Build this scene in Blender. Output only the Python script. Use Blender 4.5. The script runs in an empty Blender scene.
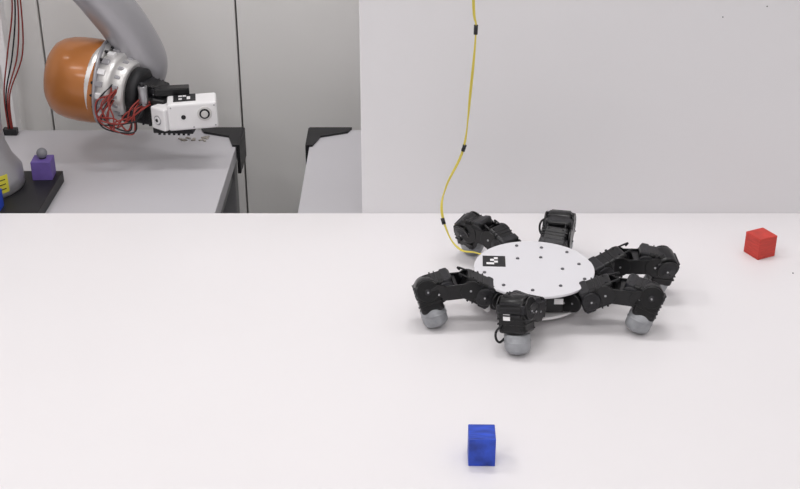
import bpy, bmesh, math, random
from mathutils import Vector, Matrix
random.seed(4)
V=Vector
# ---------------------------------------------------------------- materials
def mat(name,col,rough=.5,metal=0,spec=.5,var=0.0,scale=20,bump=0.0,coat=0,stretch=None,emit=None,es=0):
    m=bpy.data.materials.new(name); m.use_nodes=True
    nt=m.node_tree; p=nt.nodes['Principled BSDF']
    p.inputs['Base Color'].default_value=(*col,1); p.inputs['Roughness'].default_value=rough
    p.inputs['Metallic'].default_value=metal; p.inputs['Specular IOR Level'].default_value=spec
    p.inputs['Coat Weight'].default_value=coat; p.inputs['Coat Roughness'].default_value=.15
    if emit: p.inputs['Emission Color'].default_value=(*emit,1); p.inputs['Emission Strength'].default_value=es
    tc=nt.nodes.new('ShaderNodeTexCoord'); mp=nt.nodes.new('ShaderNodeMapping')
    nt.links.new(tc.outputs['Object'],mp.inputs[0])
    if stretch: mp.inputs['Scale'].default_value=stretch
    n=nt.nodes.new('ShaderNodeTexNoise'); n.inputs['Scale'].default_value=scale; n.inputs['Detail'].default_value=4
    nt.links.new(mp.outputs[0],n.inputs['Vector'])
    if var>0:
        r=nt.nodes.new('ShaderNodeValToRGB')
        r.color_ramp.elements[0].position=.3; r.color_ramp.elements[1].position=.7
        r.color_ramp.elements[0].color=(*[c*(1-var) for c in col],1)
        r.color_ramp.elements[1].color=(*[min(1,c*(1+var)) for c in col],1)
        nt.links.new(n.outputs[0],r.inputs[0]); nt.links.new(r.outputs[0],p.inputs['Base Color'])
    if bump>0:
        b=nt.nodes.new('ShaderNodeBump'); b.inputs['Strength'].default_value=bump; b.inputs['Distance'].default_value=.002
        nt.links.new(n.outputs[0],b.inputs['Height']); nt.links.new(b.outputs[0],p.inputs['Normal'])
    return m
M={}
M['table']=mat('white_laminate',(.81,.79,.805),.38,spec=.35,var=.008,scale=3)
M['board']=mat('white_board',(.81,.80,.82),.5,spec=.3,var=.01,scale=2)
M['edge']=mat('board_edge',(.62,.61,.62),.6)
M['grey']=mat('grey_laminate',(.54,.53,.56),.38,var=.02,scale=6)
M['greyside']=mat('grey_steel',(.22,.22,.23),.5)
M['cab']=mat('cabinet_paint',(.80,.79,.775),.45,var=.01,scale=2)
M['cabgap']=mat('cabinet_gap',(.25,.25,.25),.8)
M['wall']=mat('wall_paint',(.78,.77,.76),.8,var=.01,scale=3,bump=.05)
M['floor']=mat('vinyl_floor',(.35,.35,.36),.5,var=.06,scale=8)
M['black']=mat('black_plastic',(.006,.006,.007),.32,spec=.4,var=.1,scale=60)
M['blackm']=mat('black_matte',(.012,.012,.014),.5,spec=.4)
M['dgrey']=mat('dark_grey_plastic',(.014,.014,.017),.4,spec=.4)
M['white']=mat('white_plastic',(.88,.87,.88),.45,var=.01,scale=30)
M['pwhite']=mat('plate_acrylic',(.72,.715,.75),.22,var=.01,scale=10,coat=.3)
M['screw']=mat('screw_grey',(.12,.12,.13),.35,metal=.6)
M['steel']=mat('steel',(.45,.45,.47),.3,metal=.9)
M['silver']=mat('silver_casting',(.42,.415,.44),.34,metal=.45,var=.03,scale=10)
M['alu']=mat('aluminium',(.70,.69,.68),.35,metal=.6,var=.05,scale=40)
M['orange']=mat('orange_cover',(.47,.165,.035),.40,metal=.2,var=.05,scale=12,coat=.5)
M['foot']=mat('grey_rubber_foot',(.32,.33,.35),.45,metal=.2,var=.25,scale=60,bump=.5)
M['red']=mat('red_paint_wood',(.56,.040,.026),.5,var=.15,scale=60,stretch=(1,1,6),bump=.15)
M['blue']=mat('blue_paint_wood',(.016,.060,.46),.5,var=.45,scale=45,stretch=(1,9,1),bump=.3)
M['purple']=mat('purple_paint_wood',(.14,.09,.34),.55,var=.1,scale=60)
M['yellow']=mat('yellow_cable',(.68,.57,.09),.4)
M['ylabel']=mat('yellow_label',(.72,.66,.06),.5)
M['rwire']=mat('red_wire',(.28,.03,.022),.4)
M['green']=mat('green_pcb',(.02,.20,.08),.4)
M['ball']=mat('grey_ball_plastic',(.20,.20,.22),.5)
M['brown']=mat('debris_shade',(.38,.35,.31),.9,var=.3,scale=80)  # brownish bits, with the gripper's shadow put into the colour
M['panel']=mat('light_diffuser',(.9,.9,.9),.5,emit=(1,.98,.96),es=1)
# ---------------------------------------------------------------- builder
def frame(x,up=V((0,0,1))):
    x=V(x).normalized(); y=V(up).cross(x)
    if y.length<1e-4: y=V((0,1,0))
    y.normalize(); z=x.cross(y)
    return Matrix((x,y,z)).transposed()
class B:
    def __init__(s): s.bm=bmesh.new(); s.m=[]
    def _i(s,m):
        if m not in s.m: s.m.append(m)
        return s.m.index(m)
    def _add(s,t,m,mtx,smooth):
        i=s._i(m)
        for f in t.faces:
            f.material_index=i
            if smooth: f.smooth=len(f.verts)<=4
        t.transform(mtx); me=bpy.data.meshes.new('t'); t.to_mesh(me); t.free()
        s.bm.from_mesh(me); bpy.data.meshes.remove(me)
    def box(s,c,d,m,R=None,bev=0.0,seg=2):
        t=bmesh.new(); bmesh.ops.create_cube(t,size=1)
        for v in t.verts: v.co=V((v.co.x*d[0],v.co.y*d[1],v.co.z*d[2]))
        if bev: bmesh.ops.bevel(t,geom=list(t.edges),offset=bev,segments=seg,profile=.5,affect='EDGES')
        s._add(t,m,Matrix.Translation(V(c))@(R.to_4x4() if R else Matrix()),False)
    def lathe(s,prof,o,ax,m,seg=40,smooth=True):
        t=bmesh.new(); rings=[]
        for r,h in prof:
            if r<1e-6: rings.append([t.verts.new((h,0,0))])
            else: rings.append([t.verts.new((h,r*math.cos(2*math.pi*k/seg),r*math.sin(2*math.pi*k/seg))) for k in range(seg)])
        for a,b in zip(rings,rings[1:]):
            for k in range(seg):
                k2=(k+1)%seg
                if len(a)==1 and len(b)==1: continue
                if len(a)==1: t.faces.new((a[0],b[k],b[k2]))
                elif len(b)==1: t.faces.new((a[k],b[0],a[k2]))
                else: t.faces.new((a[k],b[k],b[k2],a[k2]))
        if len(rings[0])>1: t.faces.new(rings[0])
        if len(rings[-1])>1: t.faces.new(rings[-1])
        bmesh.ops.recalc_face_normals(t,faces=t.faces)
        s._add(t,m,Matrix.Translation(V(o))@frame(ax).to_4x4(),smooth)
    def cyl(s,a,b,r,m,r2=None,seg=24,bev=0):
        a,b=V(a),V(b); L=(b-a).length; r2=r if r2 is None else r2
        if bev: prof=[(r-bev,0),(r-bev*.3,bev*.3),(r,bev),(r2,L-bev),(r2-bev*.3,L-bev*.3),(r2-bev,L)]
        else: prof=[(r,0),(r2,L)]
        s.lathe(prof,a,b-a,m,seg)
    def sph(s,c,r,m,sc=(1,1,1)):
        t=bmesh.new(); bmesh.ops.create_uvsphere(t,u_segments=24,v_segments=14,radius=r)
        for v in t.verts: v.co=V((v.co.x*sc[0],v.co.y*sc[1],v.co.z*sc[2]))
        s._add(t,m,Matrix.Translation(V(c)),True)
    def prism(s,pts,z0,z1,m):
        t=bmesh.new(); a=[t.verts.new((x,y,z0)) for x,y in pts]; b=[t.verts.new((x,y,z1)) for x,y in pts]
        n=len(pts); t.faces.new(a); t.faces.new(b)
        for k in range(n): t.faces.new((a[k],a[(k+1)%n],b[(k+1)%n],b[k]))
        bmesh.ops.recalc_face_normals(t,faces=t.faces); s._add(t,m,Matrix(),False)
    def tube(s,pts,r,m,seg=10,sub=8):
        P=[V(p) for p in pts]; n=len(P); rr=r if isinstance(r,(list,tuple)) else [r]*n
        Q=[];RR=[]
        for i in range(n-1):
            p0=P[max(i-1,0)];p1=P[i];p2=P[i+1];p3=P[min(i+2,n-1)]
            for k in range(sub):
                u=k/sub
                Q.append(.5*((2*p1)+(p2-p0)*u+(2*p0-5*p1+4*p2-p3)*u*u+(3*p1-p0-3*p2+p3)*u**3))
                w=u*u*(3-2*u); RR.append(rr[i]*(1-w)+rr[i+1]*w)
        Q.append(P[-1]);RR.append(rr[-1])
        t=bmesh.new(); rings=[]; nrm=None
        for i,q in enumerate(Q):
            d=(Q[min(i+1,len(Q)-1)]-Q[max(i-1,0)]).normalized()
            if nrm is None:
                nrm=d.orthogonal().normalized()
            nrm=(nrm-d*nrm.dot(d)).normalized(); bn=d.cross(nrm)
            rings.append([t.verts.new(q+(nrm*math.cos(2*math.pi*k/seg)+bn*math.sin(2*math.pi*k/seg))*RR[i]) for k in range(seg)])
        for a,b in zip(rings,rings[1:]):
            for k in range(seg): t.faces.new((a[k],b[k],b[(k+1)%seg],a[(k+1)%seg]))
        if seg>4: t.faces.new(rings[0]); t.faces.new(rings[-1])
        bmesh.ops.recalc_face_normals(t,faces=t.faces); s._add(t,m,Matrix(),True)
    def obj(s,name,parent=None):
        me=bpy.data.meshes.new(name); s.bm.to_mesh(me); s.bm.free()
        for m in s.m: me.materials.append(M[m])
        o=bpy.data.objects.new(name,me); bpy.context.collection.objects.link(o)
        if parent: o.parent=parent
        return o
def empty(name):
    o=bpy.data.objects.new(name,None); bpy.context.collection.objects.link(o); o.empty_display_size=.05; return o
FZ=-.75; CZ=1.75
# ---------------------------------------------------------------- room
def slab(name,c,d,m):
    b=B(); b.box(c,d,m); return b.obj(name)
slab('floor',(0,.65,FZ-.05),(4.2,4.5,.1),'floor')
slab('ceiling',(0,.65,CZ+.05),(4.2,4.5,.1),'wall')
slab('wall_back',(0,2.85,.5),(4.2,.1,2.5),'wall')
slab('wall_front',(0,-1.55,.5),(4.2,.1,2.5),'wall')
slab('wall_left',(-2.05,.65,.5),(.1,4.3,2.5),'wall')
slab('wall_right',(2.05,.65,.5),(.1,4.3,2.5),'wall')
cabp=empty('storage_cabinet')
b=B(); b.box((-.1,2.60,.225),(3.4,.38,1.95),'cabgap'); b.obj('carcass',cabp)
xs=[-1.8,-1.45,-1.074,-.695,-.316,.063,.442,.821,1.2,1.6]
for i,(x0,x1) in enumerate(zip(xs,xs[1:])):
    b=B(); b.box(((x0+x1)/2,2.38,.235),(x1-x0-.0035,.06,1.87),'cab',bev=.002)
    b.box((x1-.04,2.335,.75),(.012,.022,.14),'steel',bev=.003)
    b.obj('cabinet_door_%d'%(i+1),cabp)
b=B(); b.box((-.1,2.40,FZ+.03),(3.4,.05,.06),'dgrey'); b.obj('plinth',cabp)
# slim white rack frame standing at the far left behind the arm
b=B()
for x in(-.755,-1.15):
    b.box((x,2.30,(.9+FZ)/2),(.014,.03,.9-FZ),'white',bev=.002)
for z in(-.3,.085,.19,.245,.6,.88): b.box((-.9525,2.30,z),(.395,.024,.008),'white',bev=.001)
b.obj('white_rack')
# ---------------------------------------------------------------- white table
b=B()
b.box((0.1,1.145,-.0125),(2.6,1.30,.025),'table',bev=.0015)
for x in(-1.12,1.32):
    for y in(.56,1.73):
        b.box((x,y,-.3875),(.05,.05,.725),'alu',bev=.003)
b.box((.1,.56,-.05),(2.44,.03,.05),'alu'); b.box((.1,1.73,-.05),(2.44,.03,.05),'alu')
b.cyl((.565,1.59,0),(.565,1.59,.0006),.0012,'blackm',seg=8)
b.obj('white_table')
b=B()
b.box((.64,1.802,.45),(1.40,.014,1.25),'board',bev=.001)
for x,z in((.475,.318),(.538,.334)):
    b.sph((x,1.795,z),.0010,'blackm',(1,.3,1))
b.box((.2,1.815,-.13),(.05,.02,.1),'alu'); b.box((1.1,1.815,-.13),(.05,.02,.1),'alu')
b.obj('white_backboard')
# ---------------------------------------------------------------- grey lab tables
G=-.02
def gtable(name,x0,x1,y0,y1,side):
    b=B()
    b.box(((x0+x1)/2,(y0+y1)/2,G-.014),(x1-x0,y1-y0,.028),'grey',bev=.0015)
    for x in(x0+.03,x1-.03):
        b.box((x,(y0+y1)/2,G-.055),(.03,y1-y0-.04,.055),'greyside')
        for y in(y0+.04,y1-.03): b.box((x,y,(G-.03+FZ)/2),(.04,.04,G-.03-FZ),'greyside',bev=.003)
    b.box(((x0+x1)/2,y1-.03,G-.055),(x1-x0-.06,.03,.05),'greyside')
    xe=x1 if side>0 else x0; s=-1 if side>0 else 1
    b.prism([(xe-s*.004,y1+.003),(xe+s*.075,y1+.003),(xe+s*.068,y1-.018),(xe+s*.018,y1-.040),(xe+s*.006,y1-.085),(xe-s*.004,y1-.085)],G+.0003,G+.004,'blackm')
    b.box((xe-s*.004,y1-.04,G-.025),(.006,.088,.056),'blackm')
    b.box((xe+s*.035,y1+.004,G-.02),(.08,.006,.046),'blackm')
    return b.obj(name)
gtable('grey_lab_table',-1.5,-.300,1.797,2.207,1)
gtable('grey_lab_table',-.166,.85,1.835,2.207,-1)
# ---------------------------------------------------------------- cubes
def cube(name,c,s,h,rot,m):
    b=B(); b.box((0,0,h/2),(s,s,h),m,bev=.0009)
    o=b.obj(name); o.location=c; o.rotation_euler=(0,0,math.radians(rot)); return o
cube('blue_wooden_cube',(.0908,1.146,0),.0298,.036,-1,'blue')
cube('red_wooden_cube',(.532,1.652,0),.0320,.0335,26,'red')
# ---------------------------------------------------------------- hexapod robot
hx=empty('hexapod_robot')
C=V((.1814,1.50,0)); PZ=.056
b=B()
b.lathe([(.0805,0),(.0815,.0006),(.0815,.0032),(.0808,.004)],C+V((0,0,PZ-.004)),(0,0,1),'pwhite',seg=96)
for i,(dx,dy) in enumerate([(-.018,.066),(.016,.060),(.050,.046),(-.02,.027),(.012,.03),(.038,-.004),(.062,.010),(.064,-.033),(.030,-.052),(-.008,-.064),(-.045,-.05),(-.068,-.014)]):
    b.lathe([(.0024,0),(.0024,.0009),(.0018,.0016),(.0009,.0016),(.0007,.0008),(0,.0008)],C+V((dx,dy,PZ)),(0,0,1),'screw',seg=16)
b.obj('top_plate',hx)
b=B()
mc=V((.1285,1.519,PZ)); R=Matrix.Rotation(math.radians(-3),3,'Z'); s=.031
b.box(mc+V((0,0,.0003)),(s,s,.0006),'blackm',R)
for i,j in[(1,1),(2,1),(3,2),(3,4),(2,3)]:
    u=(i-2.5)*s/6; w=(j-2.5)*s/6
    b.box(mc+R@V((u,w,.0008)),(s/6*1.02,s/6*1.02,.0005),'white',R)
b.obj('marker_tag',hx)
b=B()
b.lathe([(.066,0),(.068,.001),(.068,.003),(.066,.004)],C+V((0,0,.012)),(0,0,1),'white',seg=64)
b.lathe([(.040,0),(.040,.034)],C+V((0,0,.016)),(0,0,1),'blackm',seg=32)
b.box(C+V((0,0,.035)),(.07,.09,.03),'black',bev=.002)
b.box(C+V((.02,0,.035)),(.05,.07,.02),'green')
b.box(C+V((.074,.022,.046)),(.020,.02,.003),'green')
b.box(C+V((.02,-.045,.034)),(.03,.025,.030),'black',bev=.002)
b.box(C+V((.028,-.058,.036)),(.012,.0008,.008),'white')
t=[]
for k in range(13):
    a=math.radians(150+k*5.5); t.append((C.x+.081*math.cos(a),C.y+.081*math.sin(a)))
for k in reversed(range(13)):
    a=math.radians(150+k*5.5); t.append((C.x+.076*math.cos(a),C.y+.076*math.sin(a)))
b.prism(t,.014,PZ-.0045,'white')
for a in(176,190):
    d=V((math.cos(math.radians(a)),math.sin(math.radians(a)),0))
    b.cyl(C+d*.0800+V((0,0,.034)),C+d*.0835+V((0,0,.034)),.0055,'alu',bev=.0008)
    b.cyl(C+d*.0830+V((0,0,.034)),C+d*.0843+V((0,0,.034)),.0028,'blackm')
for k in range(6):
    a=math.radians(20+60*k); p=C+V((.06*math.cos(a),.06*math.sin(a),0))
    b.cyl(p+V((0,0,.016)),p+V((0,0,PZ-.004)),.003,'alu')
b.obj('body_core',hx)

def servo(b,c,ax,up,L,W,H,horn=1,label=False):
    R=frame(ax,up); X,Y,Z=[R.col[i] for i in range(3)]; c=V(c)
    b.box(c,(L,W,H),'black',R,bev=.004,seg=3)
    b.box(c-X*L*.30,(L*.30,W*1.06,H*1.05),'dgrey',R,bev=.0025,seg=3)
    b.box(c+X*L*.18,(L*.06,W*1.04,H*1.03),'black',R,bev=.0006)
    b.box(c+X*L*.02,(L*.04,W*1.04,H*1.03),'black',R,bev=.0006)
    for sg in(1,-1):
        p=c+X*L*.22*horn+Y*sg*W*.5
        b.lathe([(H*.40,0),(H*.40,.0018),(H*.34,.0026),(H*.14,.0026),(H*.12,.0034),(0,.0034)],p,Y*sg,'dgrey',seg=24)
        b.cyl(p,p+Y*sg*.0042,.0013,'steel',seg=10)
        for k in range(4):
            a=math.pi/4+k*math.pi/2; q=p+X*math.cos(a)*H*.23+Z*math.sin(a)*H*.23+Y*sg*.0022
            b.cyl(q,q+Y*sg*.0012,.0009,'dgrey',seg=8)
        for u in(-.38,.38):
            for w in(-.34,.34):
                q=c+X*L*u+Z*H*w+Y*sg*W*.5; b.cyl(q,q+Y*sg*.0014,.0010,'dgrey',seg=8)
    for u in(-.34,.34):
        for w in(-.30,.30):
            q=c+X*L*u+Y*W*w+Z*H*.5; b.cyl(q,q+Z*.0012,.0012,'dgrey',seg=8)
    if label:
        b.box(c-X*L*.05+Z*H*.512-Y*W*.15,(L*.2,W*.25,.0012),'white',R)
def ubracket(b,p,q,up,W,H):
    p,q=V(p),V(q); R=frame(q-p,up); X,Y,Z=[R.col[i] for i in range(3)]; L=(q-p).length
    for sg in(1,-1):
        b.box((p+q)/2+Y*sg*(W*.5+.0015),(L*.95,.0024,H*.66),'black',R,bev=.0008)
        for e in(p,q):
            b.cyl(e+Y*sg*(W*.5+.0002),e+Y*sg*(W*.5+.0034),H*.42,'black',seg=24,bev=.0005)
            b.cyl(e+Y*sg*(W*.5+.0034),e+Y*sg*(W*.5+.0040),.0015,'steel',seg=10)
    b.box((p+q)/2,(L*.22,W+.003,H*.5),'black',R,bev=.001)
def leg(n,hip,mid,knee,foot,label=False,loop=1,W=.030,extra=None):
    b=B(); hip,mid,knee,foot=map(V,(hip,mid,knee,foot)); up=V((0,0,1))
    d0=(hip-C); d0.z=0; d0.normalize()
    servo(b,C+d0*.054+V((0,0,.034)),V((d0.x,d0.y,0)),up,.036,.027,.032)
    b.cyl(C+d0*.066+V((0,0,.0165)),C+d0*.066+V((0,0,.0510)),.008,'dgrey',bev=.001)
    cc=C+d0*.066+V((0,0,.034))
    ubracket(b,cc,hip,up,W-.002,.030)
    servo(b,(hip*.55+mid*.45),mid-hip,up,max(.036,(mid-hip).length*.95),W,.032,horn=-1,label=label)
    ubracket(b,mid*.75+hip*.25,knee*.7+mid*.3,up,W+.001,.033)
    dk=(knee-mid)
    servo(b,mid*.35+knee*.65+V((0,0,.002)),dk if dk.length>.02 else knee-hip,up,.038,W,.031,horn=-1)
    top=knee+V((0,0,.002)); fc=foot+V((0,0,.013))
    a=(fc-top).normalized()
    prof=[(.0125,-.0150),(.0162,-.0142),(.0170,-.0125),(.0168,.003)]
    for k in range(1,9):
        t=k/8*math.pi/2; prof.append((.0050+.0118*math.cos(t),.003+.0092*math.sin(t)))
    prof.append((0,.0128))
    fc.z=-min(a.z*h-r*math.sqrt(max(0,1-a.z*a.z)) for r,h in prof)+.0001
    ax=fc-top; o=(knee-hip); o.z=0
    servo(b,top+ax*.24,ax,o,.040,W+.003,.031,horn=-1,label=label)
    R=frame(ax,o)
    for k in range(4):
        b.box(top+R.col[2]*(.0160)+R.col[0]*(-.008+.005*k),(.002,W*.8,.002),'dgrey',R)
    for sg in(1,-1):
        b.cyl(knee+R.col[1]*sg*(W*.5+.0015)+V((0,0,.003)),knee+R.col[1]*sg*(W*.5+.004)+V((0,0,.003)),.0145,'black',bev=.0007,seg=28)
    b.cyl(knee+R.col[1]*(W*.48)+V((0,0,.003)),knee-R.col[1]*(W*.48)+V((0,0,.003)),.0165,'black',bev=.002,seg=32)
    b.cyl(fc-a*.022,fc-a*.0130,.0115,'black',r2=.0145,bev=.0008)
    b.lathe(prof,fc,a,'foot',seg=36)
    b.lathe([(.0170,-.006),(.0175,-.0055),(.0175,-.0035),(.0170,-.003)],fc,a,'foot',seg=36)
    Rr=frame(o); Y=Rr.col[1]*loop
    k0=top+ax*.35
    b.tube([k0+Y*W*.5,k0+Y*(W*.5+.007)-V((0,0,.004)),k0+Y*(W*.5+.008)+V((0,0,.008)),top+Y*(W*.5+.005)+V((0,0,.004)),mid*.4+knee*.6+Y*W*.5+V((0,0,.008))],.0014,'blackm',seg=8)
    k0=mid
    b.tube([k0+Y*W*.4+up*.010,k0+Y*W*.42+up*.013,hip+Y*W*.5+up*.014,hip*.5+cc*.5+Y*W*.4+up*.009],.0013,'blackm',seg=8)
    b.tube([k0-Y*W*.3+up*.010,k0-Y*W*.3+up*.014,hip-Y*W*.45+up*.013],.0013,'blackm',seg=8)
    if extra:
        for e in extra: b.tube(e,.0016,'blackm',seg=8)
    b.obj('leg_%d'%n,hx)
leg(1,(.170,1.425,.038),(.160,1.400,.051),(.147,1.384,.057),(.150,1.370,0),label=True,loop=-1,W=.035,
    extra=[[(.135,1.378,.042),(.127,1.370,.040),(.1215,1.368,.032),(.1225,1.368,.022),(.128,1.370,.017),(.137,1.376,.024)]])
leg(2,(.122,1.456,.038),(.080,1.457,.059),(.035,1.449,.048),(.046,1.438,0),loop=-1)
leg(3,(.238,1.445,.038),(.284,1.448,.056),(.328,1.432,.048),(.313,1.423,0))
leg(4,(.262,1.512,.038),(.312,1.530,.058),(.362,1.523,.050),(.354,1.531,0))
leg(5,(.155,1.592,.038),(.132,1.620,.052),(.101,1.643,.046),(.107,1.655,0))
leg(6,(.216,1.588,.038),(.227,1.616,.052),(.233,1.644,.053),(.239,1.658,0),loop=1,W=.035,
    extra=[[(.222,1.630,.058),(.210,1.640,.062),(.2045,1.645,.053),(.205,1.645,.040),(.212,1.645,.032),(.222,1.650,.034)]])
pts=[(.118,1.560,.044),(.104,1.570,.044),(.088,1.585,.040),(.0713,1.60,.052),(.0586,1.62,.0863),(.0673,1.64,.1165),(.0909,1.65,.1695),(.0973,1.65,.256),(.1032,1.65,.342),(.0995,1.65,.385),(.092,1.65,.6),(.10,1.65,1.1),(.095,1.65,1.75)]
b=B(); b.tube(pts,.0011,'yellow',seg=8)
p2=[(x+.0020*math.sin(i*1.9+.5),y+.0016*math.cos(i*2.1),z) for i,(x,y,z) in enumerate(pts)]
b.tube(p2,.0009,'yellow',seg=8)
for p,q in(((.1028,1.65,.336),(.1031,1.65,.349)),((.0895,1.65,.165),(.092,1.65,.174)),((.063,1.611,.068),(.0605,1.615,.076))):
    b.cyl(p,q,.0028,'blackm',seg=12)
b.obj('tether_cable',hx)
# ---------------------------------------------------------------- robot arm
ra=empty('robot_arm')
b=B(); BC=V((-.70,1.90,0))
b.box((-.715,1.8815,G+.01),(.28,.167,.02),'blackm',bev=.001)
b.obj('mounting_plate',ra)
b=B()
b.lathe([(.074,0),(.076,.004),(.075,.03),(.062,.05),(.054,.075),(.052,.09),(.052,.12)],BC,(0,0,1),'silver',seg=48)
for k in range(8):
    a=math.radians(-62+k*4); tz=.024
    b.box(BC+V((.0755*math.cos(a),.0755*math.sin(a),tz)),(.0014,.0056,.030),'ylabel',Matrix.Rotation(a,3,'Z'))
    if k in(1,2,4,5,6):
        for z in(.016,.024,.032): b.box(BC+V((.0764*math.cos(a),.0764*math.sin(a),z)),(.0006,.005,.0015),'blackm',Matrix.Rotation(a,3,'Z'))
b.obj('base',ra)
b=B()
b.tube([(-.70,1.90,.10),(-.70,1.90,.22),(-.715,1.905,.34),(-.71,1.92,.46)],[.052,.054,.056,.056],'silver',seg=32)
b.tube([(-.71,1.92,.46),(-.68,1.96,.52),(-.62,2.02,.50),(-.575,2.08,.40)],[.056,.054,.052,.05],'silver',seg=32)
b.tube([(-.60,2.06,.45),(-.560,2.10,.34),(-.512,2.11,.262),(-.475,2.12,.20),(-.458,2.13,.14),(-.470,2.13,.10)],[.05,.046,.041,.041,.045,.042],'silver',seg=36)
b.obj('links',ra)
b=B()
for c,ax in(((-.715,1.84,.34),(0,1,0)),((-.65,1.95,.53),(.2,1,0))):
    b.lathe([(0,-.01),(.03,-.005),(.05,.01),(.056,.03),(.056,.07)],c,ax,'orange')
b.lathe([(0,0),(.030,.0015),(.047,.006),(.059,.014),(.067,.026),(.0715,.042),(.0735,.06),(.074,.085),(.072,.096),(.068,.099)],(-.618,2.10,.126),(1,-.06,-.12),'orange',seg=64)
b.lathe([(.070,.096),(.0745,.098),(.0745,.101),(.07,.103)],(-.618,2.10,.126),(1,-.06,-.12),'silver',seg=64)
b.obj('joint_covers',ra)
b=B(); A=V((1,-.30,-.12)).normalized(); o=V((-.528,2.09,.117)); R=frame(A)
b.lathe([(.066,0),(.069,.003),(.069,.012),(.063,.018),(.063,.02)],o,A,'alu',seg=64)
b.lathe([(.057,.02),(.059,.022),(.059,.044),(.055,.048),(.050,.048),(.050,.064),(.046,.07)],o,A,'alu',seg=64)
b.lathe([(.040,.070),(.040,.085),(.034,.089)],o,A,'blackm')
for k in range(18):
    a=2*math.pi*k/18; rad=R.col[1]*math.cos(a)+R.col[2]*math.sin(a)
    q=o+A*.030+rad*.059; b.box(q,(.013,.010,.008),'white' if k%2 else 'silver',Matrix((A,A.cross(rad),rad)).transposed(),bev=.001)
    q=o+A*.018+rad*.063; b.cyl(q,q+A*.005,.003,'dgrey',seg=8)
    q=o+A*.056+rad*.050; b.box(q,(.010,.006,.005),'silver',Matrix((A,A.cross(rad),rad)).transposed(),bev=.001)
b.obj('flange',ra)
b=B()
servo(b,(-.440,2.06,.082),(1,-.2,-.1),(0,0,1),.080,.05,.05,horn=-1)
servo(b,(-.430,2.07,.110),(.9,-.2,-.25),(0,0,1),.045,.04,.026)
b.box((-.395,2.055,.112),(.06,.022,.014),'black',Matrix.Rotation(math.radians(9),3,'Z'),bev=.002)
R=Matrix.Rotation(math.radians(-4),3,'Z')
b.box((-.392,2.050,.049),(.070,.045,.012),'blackm',R,bev=.001)
for k in range(7): b.box(V((-.392,2.030,.043))+R@V((-.026+.0085*k,0,0)),(.004,.004,.006),'blackm',R)
b.obj('gripper_servo',ra)
b=B()
R=Matrix.Rotation(math.radians(9),3,'Z')@Matrix.Rotation(math.radians(-1.5),3,'Y')
wc=V((-.357,2.03,.083))
b.box(wc,(.084,.05,.048),'white',R,bev=.004,seg=3)
def onf(x,z,y=-.025): return wc+R@V((x,y,z))
def disk(x,z,r,m,h=.002): b.cyl(onf(x,z,-.024),onf(x,z,-.025-h),r,m,bev=.0005)
disk(.020,.004,.0125,'alu'); disk(.020,.004,.009,'dgrey',.003); disk(.020,.004,.006,'alu',.0045)
disk(-.016,0,.0040,'dgrey',.001)
for x,z in((.037,.018),(.037,-.018),(-.036,.018),(.0,-.019)): disk(x,z,.0014,'steel',.001)
R2=Matrix.Rotation(math.radians(-38),3,'Z'); c2=V((-.404,2.022,.077))
b.box(c2,(.034,.034,.040),'white',R2,bev=.003)
for r_,h_,m_ in((.0085,.001,'steel'),(.0065,.002,'white'),(.003,.003,'dgrey')):
    b.cyl(c2+R2@V((0,-.016,-.002)),c2+R2@V((0,-.0168-h_,-.002)),r_,m_,seg=20)
b.box(wc+R@V((-.012,.004,.0246)),(.038,.034,.0008),'blackm',R)
for i,j in((-1,1),(0,1),(1,0),(-1,-1),(1,-1)): b.box(wc+R@V((-.012+i*.007,.004+j*.007,.0253)),(.006,.006,.0006),'white',R)
b.cyl((-.440,2.03,.095),(-.440,2.03,.129),.008,'steel',bev=.001); b.cyl((-.440,2.03,.129),(-.440,2.03,.135),.004,'dgrey')
b.obj('gripper_housing',ra)
b=B()
for k in range(10):
    r=random.Random(k); j=lambda s:(r.random()-.5)*s
    b.tube([(-.485+j(.02),2.03,.118+j(.03)),(-.505+j(.03),2.01,.098+j(.03)),(-.495+j(.03),2.0,.073+j(.03)),(-.470+j(.03),2.0,.065+j(.03)),(-.455+j(.03),2.01,.088+j(.03)),(-.436+j(.02),2.035,.103+j(.02))],.0014,'rwire' if k%4 else 'blackm',seg=8)
b.obj('wires',ra)
b=B()
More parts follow.
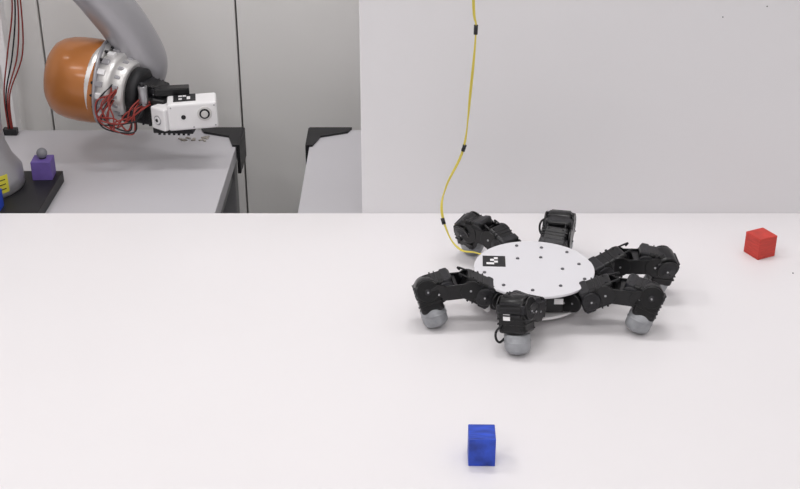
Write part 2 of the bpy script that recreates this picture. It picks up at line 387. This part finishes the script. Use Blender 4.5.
for k in range(4):
    dx=.005*k
    b.tube([(-.665+dx*.5,2.05,.47),(-.670+dx,2.12,.36),(-.680+dx,2.15,.24),(-.708+dx*1.8,2.17,.14),(-.728+dx*.7,2.18,.06),(-.731+dx*.5,2.185,-.012)],.0014,'rwire' if k!=1 else 'blackm',seg=8)
b.box((-.728,2.185,-.014),(.026,.015,.012),'blackm',bev=.001)
b.obj('supply_wires',ra)
o=cube('purple_wooden_cube',(-.600,1.940,0),.033,.033,3,'purple')
b=B(); b.sph((0,0,.009),.009,'ball'); b.cyl((0,0,0),(0,0,.003),.006,'dgrey',seg=16)
o=b.obj('grey_ball'); o.location=(-.600,1.942,.033)
cube('blue_block',(-.646,1.8125,0),.022,.030,0,'blue')
b=B()  # brownish bits on the table that also paint the shadow under the gripper
for k in range(12):
    x=-.41+random.random()*.055;y=2.15+random.random()*.022
    b.box((x,y,G+.0010),(.006+random.random()*.005,.004,.0016),'brown',Matrix.Rotation(random.random()*3,3,'Z'))
b.obj('shadow_debris')
# ---------------------------------------------------------------- lights
n=0
for x,ex in((-1.1,1.3),(0.1,1.15),(1.2,.45)):
    for y,ey in((-.5,1.5),(.75,.70),(1.75,1.3)):
        n+=1
        b=B(); b.box((x,y,CZ-.012),(.62,.32,.02),'alu'); b.box((x,y,CZ-.024),(.58,.28,.006),'panel')
        b.obj('ceiling_light' )
        l=bpy.data.lights.new('lamp','AREA'); l.shape='RECTANGLE'; l.size=.56; l.size_y=.26; l.energy=4.5*ex*ey; l.color=(1,.98,.98)
        lo=bpy.data.objects.new('lamp_%d'%n,l); lo.location=(x,y,CZ-.032); bpy.context.collection.objects.link(lo)
w=bpy.data.worlds.new('World'); bpy.context.scene.world=w; w.use_nodes=True
w.node_tree.nodes['Background'].inputs[0].default_value=(.9,.92,1,1); w.node_tree.nodes['Background'].inputs[1].default_value=.3
# ---------------------------------------------------------------- camera
c=bpy.data.cameras.new('camera'); co=bpy.data.objects.new('camera',c); bpy.context.collection.objects.link(co)
co.location=(0,0,.839); co.rotation_euler=(math.radians(90-26.5),0,0); c.sensor_width=36; c.lens=56.25; c.clip_start=.02
sc=bpy.context.scene; sc.camera=co
sc.view_settings.view_transform='Standard'; sc.view_settings.look='None'
